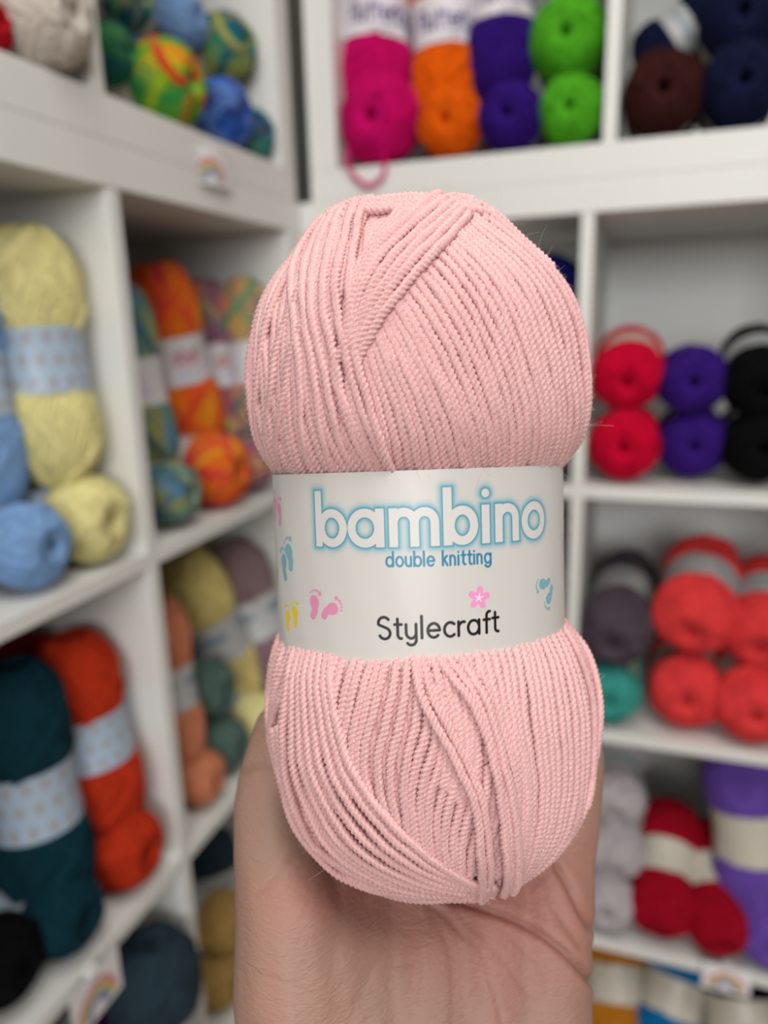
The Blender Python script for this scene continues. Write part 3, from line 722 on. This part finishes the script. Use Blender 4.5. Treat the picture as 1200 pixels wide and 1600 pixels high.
# big left bundle sweeping to the bottom knot
family([(470, 970), (470, 1012), (455, 1110), (462, 1230), (530, 1345), (720, 1388)], [(524, 970), (524, 1016), (528, 1110), (556, 1200), (625, 1290), (745, 1372)], 8, 10.5)
family([(452, 970), (452, 1012), (432, 1110), (440, 1215), (500, 1350), (700, 1390)], [(500, 970), (500, 1014), (492, 1110), (505, 1215), (580, 1310), (735, 1380)], 5, 6.)
family([(428, 970), (428, 1000), (408, 1080), (412, 1170), (430, 1230)], [(478, 970), (478, 1012), (448, 1080), (428, 1150), (438, 1240)], 5, 7.5)
family([(425, 1140), (437, 1220), (468, 1310), (560, 1375), (700, 1388)], [(445, 1130), (455, 1220), (495, 1310), (590, 1368), (720, 1385)], 3, 8.)
px_strand([(432, 1180), (446, 1255), (474, 1322), (520, 1366), (570, 1384), (640, 1384)], lambda t: 8+9*math.sin(math.pi*t))
# crossing strands, upper right to the knot
px_strand([(648, 970), (648, 1035), (664, 1100), (700, 1165), (738, 1250), (745, 1320), (748, 1392)], 16.)
px_strand([(682, 970), (682, 1028), (728, 1090), (758, 1160), (776, 1250), (784, 1330), (782, 1388)], 16.)
px_strand([(715, 970), (715, 1024), (752, 1090), (778, 1180), (796, 1270), (800, 1350), (798, 1388)], 16.)
px_strand([(698, 970), (698, 1026), (742, 1092), (768, 1172), (786, 1260), (793, 1340), (790, 1388)], 12.)
px_strand([(662, 970), (662, 1030), (676, 1090), (712, 1158), (748, 1240), (760, 1320), (758, 1390)], 10.)
px_strand([(884, 970), (884, 980), (915, 1020), (934, 1075), (941, 1130), (938, 1190)], lambda t: 9+8*math.sin(math.pi*t))
px_strand([(890, 970), (890, 975), (924, 1025), (940, 1085), (944, 1150), (938, 1220), (925, 1270)], 7.)
family([(560, 1378), (640, 1388), (700, 1394), (760, 1396)], [(600, 1366), (660, 1378), (710, 1385), (770, 1386)], 4, 9.)
for dx in (-14, -4, 6, 16): px_strand([(752+dx, 1370), (750+dx, 1392), (755+dx, 1400)], 10.)

M_PINK = bpy.data.materials.new('pink_wool'); M_PINK.use_nodes = True; t = M_PINK.node_tree; b = t.nodes['Principled BSDF']
PC = (0.88, 0.61, 0.585); PC2 = (0.76, 0.35, 0.365)
b.inputs['Roughness'].default_value = .72; b.inputs['Sheen Weight'].default_value = .25; b.inputs['Sheen Roughness'].default_value = .4
b.inputs['Sheen Tint'].default_value = (1, .85, .82, 1)
uvn = N(t, 'ShaderNodeUVMap', uv_map='UVMap'); mp = N(t, 'ShaderNodeMapping'); mp.inputs['Scale'].default_value = (3, 14, 1); mp.inputs['Rotation'].default_value = (0, 0, .6)
t.links.new(uvn.outputs[0], mp.inputs['Vector'])
nz, bp = noise_bump(t, b, 6.0, .6, .00025, vec=mp.outputs[0], detail=5)
mr = N(t, 'ShaderNodeMapRange'); mr.inputs[1].default_value = .38; mr.inputs[2].default_value = .62; t.links.new(nz.outputs[0], mr.inputs[0])
mixcol(t, mr.outputs[0], PC2, PC, b.inputs['Base Color'])

ball = empty('yarn_ball', MB); tag(ball, 'large pale pink yarn ball with a white printed band, held up in the hand', 'yarn')
core = bpy.data.meshes.new('inner_windings'); core.from_pydata([tuple(v) for v in Vb.tolist()], [], polys); core.update()
bm = bmesh.new(); bm.from_mesh(core); bmesh.ops.recalc_face_normals(bm, faces=bm.faces); bm.to_mesh(core); bm.free()
for p in core.polygons: p.use_smooth = True
core.uv_layers.new(name='UVMap')
obj('inner_windings', core, M_PINK, ball)
me = mesh_np('wound_yarn', np.vstack(STR_V), np.vstack(STR_F), uv=np.vstack(STR_UV)); obj('wound_yarn', me, M_PINK, ball)
print('STRANDS', len(SURF), 'verts', len(me.vertices))

# fuzz: fine fibres standing off the strands
FV, FF = [], []; off = 0
allC = np.vstack([c for c, n_, t_ in SURF]); allN = np.vstack([n_ for c, n_, t_ in SURF]); allT = np.vstack([t_ for c, n_, t_ in SURF])
sel = nrs.choice(len(allC), 11000)
for i in sel:
    c, n_, tg = allC[i], allN[i], allT[i]
    if abs(c[1]) < 108: continue
    bb = np.cross(n_, tg); a = nrs.rand()*6.28
    d = n_*(.35+.65*nrs.rand())+(tg*math.cos(a)+bb*math.sin(a))*1.0; d /= np.linalg.norm(d)
    long_ = nrs.rand() < (.08 if c[1] > 0 else .01)
    ln = (10+26*nrs.rand()) if long_ else (3+6*nrs.rand()); crv = nrs.randn(3)*.45
    tt = np.linspace(0, 1, 6)[:, None]
    C = c+n_*4.5+d*ln*tt+crv*ln*tt**2
    P, Fq = tube(C, np.linspace(.19, .08, 6), 3); FV.append(P); FF.append(Fq+off); off += len(P)
M_FUZZ, t, b = mat('pink_fibre', (0.95, .66, .64), .6); b.inputs['Alpha'].default_value = 1
fz = obj('fuzz', mesh_np('fuzz', np.vstack(FV), np.vstack(FF)), M_FUZZ, ball, kind='stuff')

# --- paper band with its print
vT, vB = 131.0, -131.0
def band_pt(phi, v):
    k = (v-vB)/(vT-vB); a = 221.+1.5*k; c = -2.5+1.5*k
    return np.stack([c+a*np.cos(phi), v+0*phi, FLAT*a*np.sin(phi)], -1)
nu, nv = 1150, 300
ph = np.linspace(-.2, math.pi+.2, nu); phb = np.linspace(math.pi+.2, 2*math.pi-.2, 40)[1:-1]
PH = np.concatenate([ph, phb]); nuT = len(PH)
arcs = np.concatenate([[0], np.cumsum(np.linalg.norm(np.diff(band_pt(PH, np.zeros(nuT)), axis=0), axis=1))])
iz = np.argmin(abs(PH-math.pi/2)); arcs -= arcs[iz]; arcs = -arcs       # positive to the viewer's right
vv = np.linspace(vB, vT, nv)
PHg, Vg = np.meshgrid(PH, vv); P = band_pt(PHg.ravel(), Vg.ravel())
qp = np.stack([np.tile(arcs, nv), Vg.ravel()], -1)
def on_band(px, py):
    """paper coordinates (arc length, height) of a spot seen at px,py"""
    d = ray_local(px, py)
    a = 221.7; c = -1.7; ox, oz = CL.x-c, CL.z/FLAT; dx, dz = d.x, d.z/FLAT
    A_, B_, C_ = dx*dx+dz*dz, 2*(ox*dx+oz*dz), ox*ox+oz*oz-a*a
    disc = B_*B_-4*A_*C_
    t_ = (-B_-math.sqrt(max(disc, 0)))/(2*A_); p = CL+d*t_
    phi = math.atan2(p.z/FLAT, p.x-c)
    return float(np.interp(phi, PH[:nu], arcs[:nu])), p.y
prt = Print(qp, srgb(207, 204, 200))
def boxed(txt, gap, pl, pr_, xh):
    """lay text between two baseline spots, x height given in paper units"""
    ln, wd = text_lines(txt, gap); (s0, v0), (s1, v1) = on_band(*pl), on_band(*pr_)
    return place(ln, lambda a: np.stack([s0+a[:, 0]*(s1-s0)/wd, v0+(v1-v0)*a[:, 0]/wd+a[:, 1]*xh], -1))
# bambino: squared stems and oval bowls, white on a soft blue halo
def bambino():
    xs = [498, 594, 614, 700, 758.5, 779, 848]
    Sx = lambda x, y=848: on_band(x, y)[0]
    base = on_band(500, 848)[1]; base2 = on_band(840, 834)[1]
    b_ = (base+base2)/2; xh = on_band(640, 797)[1]-on_band(640, 845)[1]
    out = []; bxs = []
    def ring(x0, x1): s0, s1 = Sx(x0), Sx(x1); out.append(arc((s0+s1)/2, b_+xh/2, (s1-s0)/2, xh/2, 0, 360, 40))
    def stem(x, h): s = Sx(x); bxs.append((s-5.8, s+5.8, b_-5.5, b_+h+5.5))
    stem(499, xh*1.62); ring(503, 537); ring(550, 592); stem(594, xh)
    stem(615, xh); sa, sb, sc = Sx(615), Sx(648), Sx(680)
    rr = (sb-sa)/2; bxs += [(sb-5.8, sb+5.8, b_-5.5, b_+xh*.4), (sc-5.8, sc+5.8, b_-5.5, b_+xh*.4)]
    out.append(np.vstack([arc(sa+rr, b_+xh-rr, rr, rr, 165, 0, 14), L((sb, b_+2))])); out.append(np.vstack([arc(sb+(sc-sb)/2, b_+xh-rr, (sc-sb)/2, rr, 170, 0, 14), L((sc, b_+2))]))
    stem(700, xh*1.62); ring(704, 741); stem(759.5, xh); s = Sx(759.5); out.append(L((s, b_+xh*1.52), (s+.1, b_+xh*1.52)))
    stem(780, xh); sa, sb = Sx(780), Sx(806); rr = (sb-sa)/2; bxs.append((sb-5.8, sb+5.8, b_-5.5, b_+xh*.4))
    out.append(np.vstack([arc(sa+rr, b_+xh-rr, rr, rr, 165, 0, 14), L((sb, b_+2))]))
    ring(820, 847)
    return out, bxs
bl, bx_ = bambino()
hwb = 5.8
prt.mix(bl, bx_, hwb, srgb(100, 172, 190), 9., .9); prt.mix(bl, bx_, hwb, srgb(34, 136, 166), 2.6, .9)
prt.mix(bl, bx_, hwb, srgb(214, 211, 208), 1., aa=.9)
prt.stroke(boxed('double knitting', .12, (604, 885), (767, 879), 12.2), 1.5, srgb(30, 128, 164), .9)
prt.stroke(boxed('Stylecraft', .12, (592, 998), (780, 986), 18.5), 2.0, srgb(24, 20, 22), .9)
def foot(px, py, ang, size, col, squash=1., mirror=1):
    s0, v0 = on_band(px, py); ca_, sa_ = math.cos(math.radians(ang)), math.sin(math.radians(ang))
    T_ = lambda x, y: (s0+(x*mirror*ca_-y*sa_)*size*squash, v0+(x*mirror*sa_+y*ca_)*size)
    sole = [L(T_(-.02, -.75), T_(-.12, -.35)), L(T_(-.12, -.35), T_(.02, .12))]
    prt.stroke([sole[0]], .27*size, col, .9); prt.stroke([sole[1]], .28*size, col, .9); prt.stroke([L(T_(.0, .1), T_(.05, .22))], .42*size, col, .9)
    for (x, y, r) in ((-.34, .88, .16), (-.06, .98, .11), (.16, .95, .10), (.36, .84, .09), (.52, .68, .08)): prt.dots([(*T_(x, y), r*size)], col, .8)
PKc = srgb(222, 142, 178); BLc = srgb(124, 174, 188); YLc = srgb(232, 200, 20); GRc = srgb(158, 184, 80)
foot(491, 945, -14, 21, PKc, 1, -1); foot(517, 953, -52, 20, PKc, 1, 1)
foot(850, 912, 100, 18, BLc, 1, 1); foot(859, 932, 152, 18, BLc, 1, 1)
foot(444, 882, 12, 24, BLc, 1, 1); foot(452, 866, 8, 24, BLc, 1, -1)
foot(450, 966, 4, 19, YLc, 1, 1); foot(461, 960, -4, 19, YLc, 1, -1)
foot(430, 790, 5, 22, PKc, 1, 1); foot(437, 800, 0, 21, PKc, 1, -1); foot(434, 898, 0, 18, GRc, 1, 1)
foot(880, 762, 0, 16, YLc, 1, 1); foot(881, 790, 0, 16, YLc, 1, 1); foot(880, 850, 0, 16, PKc, 1, 1)
sF, vF = on_band(749, 934)
for k in range(5):
    a = math.radians(90+72*k-8); cx_, cy_ = sF+8.2*math.cos(a), vF+8.2*math.sin(a)
    prt.stroke([L((sF+5*math.cos(a), vF+5*math.sin(a)), (cx_+3*math.cos(a), cy_+3*math.sin(a)))], 4.6, srgb(234, 152, 200), .8)
for k in range(5):
    a = math.radians(90+72*k-8); prt.stroke([L((sF, vF), (sF+5.5*math.cos(a), vF+5.5*math.sin(a)))], .8, srgb(244, 222, 236), .8)
prt.dots([(sF, vF, 2.4)], srgb(244, 222, 236), .8)
# slight wrinkles so the paper is not a perfect cylinder
bw = .7*np.sin(qp[:, 0]*.045)+.5*np.sin(qp[:, 0]*.11+qp[:, 1]*.03)
nrm = np.stack([np.cos(PHg.ravel()), 0*PHg.ravel(), np.sin(PHg.ravel())], -1)
P = P+nrm*bw[:, None]*.35
bme = mesh_np('paper_band', P, grid_faces(nuT, nv, True)[:, ::-1], col=prt.c)
bo = obj('paper_band', bme, M_PRINT, ball); bo['label'] = 'white paper band printed with blue lettering, footprints and a pink flower'
sol = bo.modifiers.new('thick', 'SOLIDIFY'); sol.thickness = 1.2; sol.offset = -1

# ================================================================== THE HAND
def hp(px, py, w_):
    return CAM + ray(px, py)*(D0-w_*SPX)
caps = []
def limb(*pts):
    """(px, py, nearness, radius) joints in picture pixels at that depth"""
    Q = [(hp(x, y, w_), r*(D0-w_*SPX)/F_PX) for (x, y, w_, r) in pts]
    for a, c in zip(Q, Q[1:]): caps.append((a[0], a[1], c[0], c[1]))
limb((700, 4000, 290, 265), (660, 2500, 150, 165), (655, 2150, 95, 150), (650, 1900, 40, 165))            # forearm and wrist
limb((600, 1900, 30, 120), (540, 1700, -30, 100), (512, 1480, -110, 85), (505, 1330, -215, 72))
limb((640, 1900, 30, 120), (610, 1700, -45, 100), (600, 1480, -130, 85), (605, 1300, -262, 70))
limb((690, 1900, 30, 120), (710, 1700, -45, 100), (715, 1480, -130, 85), (725, 1300, -262, 70))
limb((730, 1900, 30, 120), (800, 1700, -30, 105), (815, 1500, -95, 95), (838, 1350, -190, 84))
limb((720, 1900, 30, 120), (815, 1720, 5, 112), (836, 1600, -20, 92), (842, 1480, -70, 84), (852, 1380, -130, 80))   # little-finger side of the palm
limb((600, 1900, 30, 120), (500, 1720, 30, 125), (466, 1560, 22, 105), (455, 1440, -5, 90), (432, 1330, -45, 70), (424, 1260, -80, 62), (432, 1195, -108, 56), (441, 1138, -112, 46))  # thumb
limb((455, 1440, -20, 90), (490, 1370, -130, 80))
limb((560, 1640, 34, 95), (555, 1500, -30, 90), (555, 1400, -100, 82))
limb((510, 1640, 36, 100), (510, 1500, -6, 90), (505, 1410, -60, 80))
limb((650, 1700, 30, 110), (655, 1540, -30, 100), (660, 1400, -110, 90))
limb((740, 1760, 28, 110), (750, 1560, -32, 100), (755, 1400, -110, 88))
# fingers, curled round the back of the ball
limb((505, 1330, -215, 66), (486, 1180, -290, 56), (500, 1030, -300, 50), (520, 930, -268, 44))
limb((605, 1300, -262, 66), (598, 1120, -330, 57), (605, 960, -318, 51), (622, 850, -275, 45))
limb((725, 1300, -262, 66), (735, 1130, -330, 55), (738, 980, -315, 50), (730, 880, -272, 44))
limb((850, 1360, -150, 78), (872, 1280, -165, 68), (890, 1190, -195, 56), (880, 1080, -240, 46), (850, 1000, -262, 40))
bm = bmesh.new()
for (a, ra, c, rc) in caps:
    d = c-a; n = max(2, int(d.length/(min(ra, rc)*.22)))
    for i in range(n+1):
        f = i/n; p = a.lerp(c, f); r = ra+(rc-ra)*f
        bmesh.ops.create_icosphere(bm, subdivisions=2, radius=r, matrix=Matrix.Translation(p))
hm = bpy.data.meshes.new('hand'); bm.to_mesh(hm); bm.free()
tmp = bpy.data.objects.new('tmp', hm); COL.objects.link(tmp)
rmod = tmp.modifiers.new('r', 'REMESH'); rmod.mode = 'VOXEL'; rmod.voxel_size = .0007
sm = tmp.modifiers.new('s', 'SMOOTH'); sm.factor = .6; sm.iterations = 90
dg = bpy.context.evaluated_depsgraph_get(); hand_me = bpy.data.meshes.new_from_object(tmp.evaluated_get(dg)); bpy.data.objects.remove(tmp)
# the soft palm gives way to the ball, and creases are pressed in
n = len(hand_me.vertices); co = np.empty(n*3, dtype=np.float32); hand_me.vertices.foreach_get('co', co); co = co.reshape(-1, 3).astype(float)
nr = np.empty(n*3, dtype=np.float32); hand_me.vertices.foreach_get('normal', nr); nr = nr.reshape(-1, 3).astype(float)
rel = co-np.array(CAM); dz = rel@np.array(FW); X = 600+F_PX*(rel@np.array(RT))/dz; Y = 800-F_PX*(rel@np.array(UP))/dz
front = (nr@np.array(FW)) < .25
XY = np.stack([X, Y], -1); palm = front & (Y > 1250) & (Y < 1750)
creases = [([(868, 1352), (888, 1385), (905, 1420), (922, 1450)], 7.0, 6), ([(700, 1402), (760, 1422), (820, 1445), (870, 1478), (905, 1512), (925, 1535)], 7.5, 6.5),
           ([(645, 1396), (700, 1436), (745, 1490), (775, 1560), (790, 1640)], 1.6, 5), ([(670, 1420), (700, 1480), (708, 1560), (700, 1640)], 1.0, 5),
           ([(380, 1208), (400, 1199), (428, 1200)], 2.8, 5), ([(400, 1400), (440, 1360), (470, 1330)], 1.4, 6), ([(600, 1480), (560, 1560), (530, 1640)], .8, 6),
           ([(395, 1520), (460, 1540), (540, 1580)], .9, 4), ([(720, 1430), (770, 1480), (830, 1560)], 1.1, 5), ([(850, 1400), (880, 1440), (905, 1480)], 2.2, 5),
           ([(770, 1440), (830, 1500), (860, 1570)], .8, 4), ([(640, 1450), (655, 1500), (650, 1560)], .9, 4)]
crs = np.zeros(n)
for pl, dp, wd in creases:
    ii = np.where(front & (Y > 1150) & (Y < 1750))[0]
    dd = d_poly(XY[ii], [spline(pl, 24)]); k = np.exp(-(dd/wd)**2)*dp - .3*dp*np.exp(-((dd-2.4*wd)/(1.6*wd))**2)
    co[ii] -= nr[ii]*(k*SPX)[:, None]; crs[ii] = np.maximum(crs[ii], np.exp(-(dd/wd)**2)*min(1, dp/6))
rosy = np.exp(-(((X-800)/190)**2+((Y-1420)/150)**2))+.6*np.exp(-(((X-500)/120)**2+((Y-1400)/60)**2))
MBn = np.array(MBI); loc = co@MBn[:3, :3].T+MBn[:3, 3]
for i in range(n):
    p = Vector(loc[i])
    if abs(p.y) > 640 or abs(p.x) > 330: continue
    l, nn, _, dd = BVH.find_nearest(p)
    if dd > 60: continue
    o_ = l-Vector((0, l.y*.75, 0))
    if nn.dot(o_) < 0: nn = -nn
    sd = (p-l).dot(nn)
    if sd < 10: loc[i] = np.array(p+nn*(10-sd)*min(1, max(0, (sd+70)/30)))
MF = np.array(MB); co = loc@MF[:3, :3].T+MF[:3, 3]
org = np.array(hp(650, 1900, 0)); hand_me.vertices.foreach_set('co', (co-org).astype(np.float32).ravel()); hand_me.update()
hand_me.polygons.foreach_set('use_smooth', np.ones(len(hand_me.polygons), dtype=bool))
a_ = hand_me.color_attributes.new('skin_tone', 'FLOAT_COLOR', 'POINT')
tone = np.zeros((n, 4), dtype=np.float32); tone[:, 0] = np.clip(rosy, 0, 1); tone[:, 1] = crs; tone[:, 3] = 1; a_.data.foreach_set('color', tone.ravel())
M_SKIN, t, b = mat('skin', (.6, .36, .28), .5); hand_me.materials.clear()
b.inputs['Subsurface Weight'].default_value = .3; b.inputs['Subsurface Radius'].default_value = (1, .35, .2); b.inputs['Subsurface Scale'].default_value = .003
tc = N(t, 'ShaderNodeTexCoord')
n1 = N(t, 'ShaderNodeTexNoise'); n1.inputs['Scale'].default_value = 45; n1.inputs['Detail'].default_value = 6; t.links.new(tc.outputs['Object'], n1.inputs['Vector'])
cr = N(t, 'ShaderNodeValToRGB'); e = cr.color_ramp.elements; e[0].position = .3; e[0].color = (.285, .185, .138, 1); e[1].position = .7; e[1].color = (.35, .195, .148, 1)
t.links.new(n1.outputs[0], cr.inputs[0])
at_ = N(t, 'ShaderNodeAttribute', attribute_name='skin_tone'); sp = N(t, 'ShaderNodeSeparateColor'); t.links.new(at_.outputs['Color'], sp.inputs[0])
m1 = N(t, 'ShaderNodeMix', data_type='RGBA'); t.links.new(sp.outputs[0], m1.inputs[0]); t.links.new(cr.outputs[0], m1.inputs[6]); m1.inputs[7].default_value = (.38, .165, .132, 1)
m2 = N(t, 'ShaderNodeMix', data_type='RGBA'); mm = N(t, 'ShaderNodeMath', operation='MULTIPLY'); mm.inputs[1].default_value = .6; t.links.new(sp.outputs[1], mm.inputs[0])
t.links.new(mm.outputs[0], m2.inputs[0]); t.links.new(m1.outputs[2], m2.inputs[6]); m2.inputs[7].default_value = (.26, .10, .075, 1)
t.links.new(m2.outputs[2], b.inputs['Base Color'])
mp = N(t, 'ShaderNodeMapping'); mp.inputs['Scale'].default_value = (1, 1, 3.2); mp.inputs['Rotation'].default_value = (0, .5, 0); t.links.new(tc.outputs['Object'], mp.inputs['Vector'])
n2 = N(t, 'ShaderNodeTexNoise'); n2.inputs['Scale'].default_value = 330; n2.inputs['Detail'].default_value = 4; n2.inputs['Distortion'].default_value = .8; t.links.new(mp.outputs[0], n2.inputs['Vector'])
vo = N(t, 'ShaderNodeTexVoronoi', feature='DISTANCE_TO_EDGE'); vo.inputs['Scale'].default_value = 420; t.links.new(mp.outputs[0], vo.inputs['Vector'])
b1 = N(t, 'ShaderNodeBump'); b1.inputs['Strength'].default_value = .6; b1.inputs['Distance'].default_value = .0006; t.links.new(n2.outputs[0], b1.inputs['Height'])
b2 = N(t, 'ShaderNodeBump'); b2.inputs['Strength'].default_value = .5; b2.inputs['Distance'].default_value = .0003; t.links.new(vo.outputs[0], b2.inputs['Height']); t.links.new(b1.outputs[0], b2.inputs['Normal'])
t.links.new(b2.outputs[0], b.inputs['Normal'])
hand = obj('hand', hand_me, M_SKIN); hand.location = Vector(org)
tag(hand, 'open left hand with the thumb at the left, holding up the pink yarn ball', 'hand')
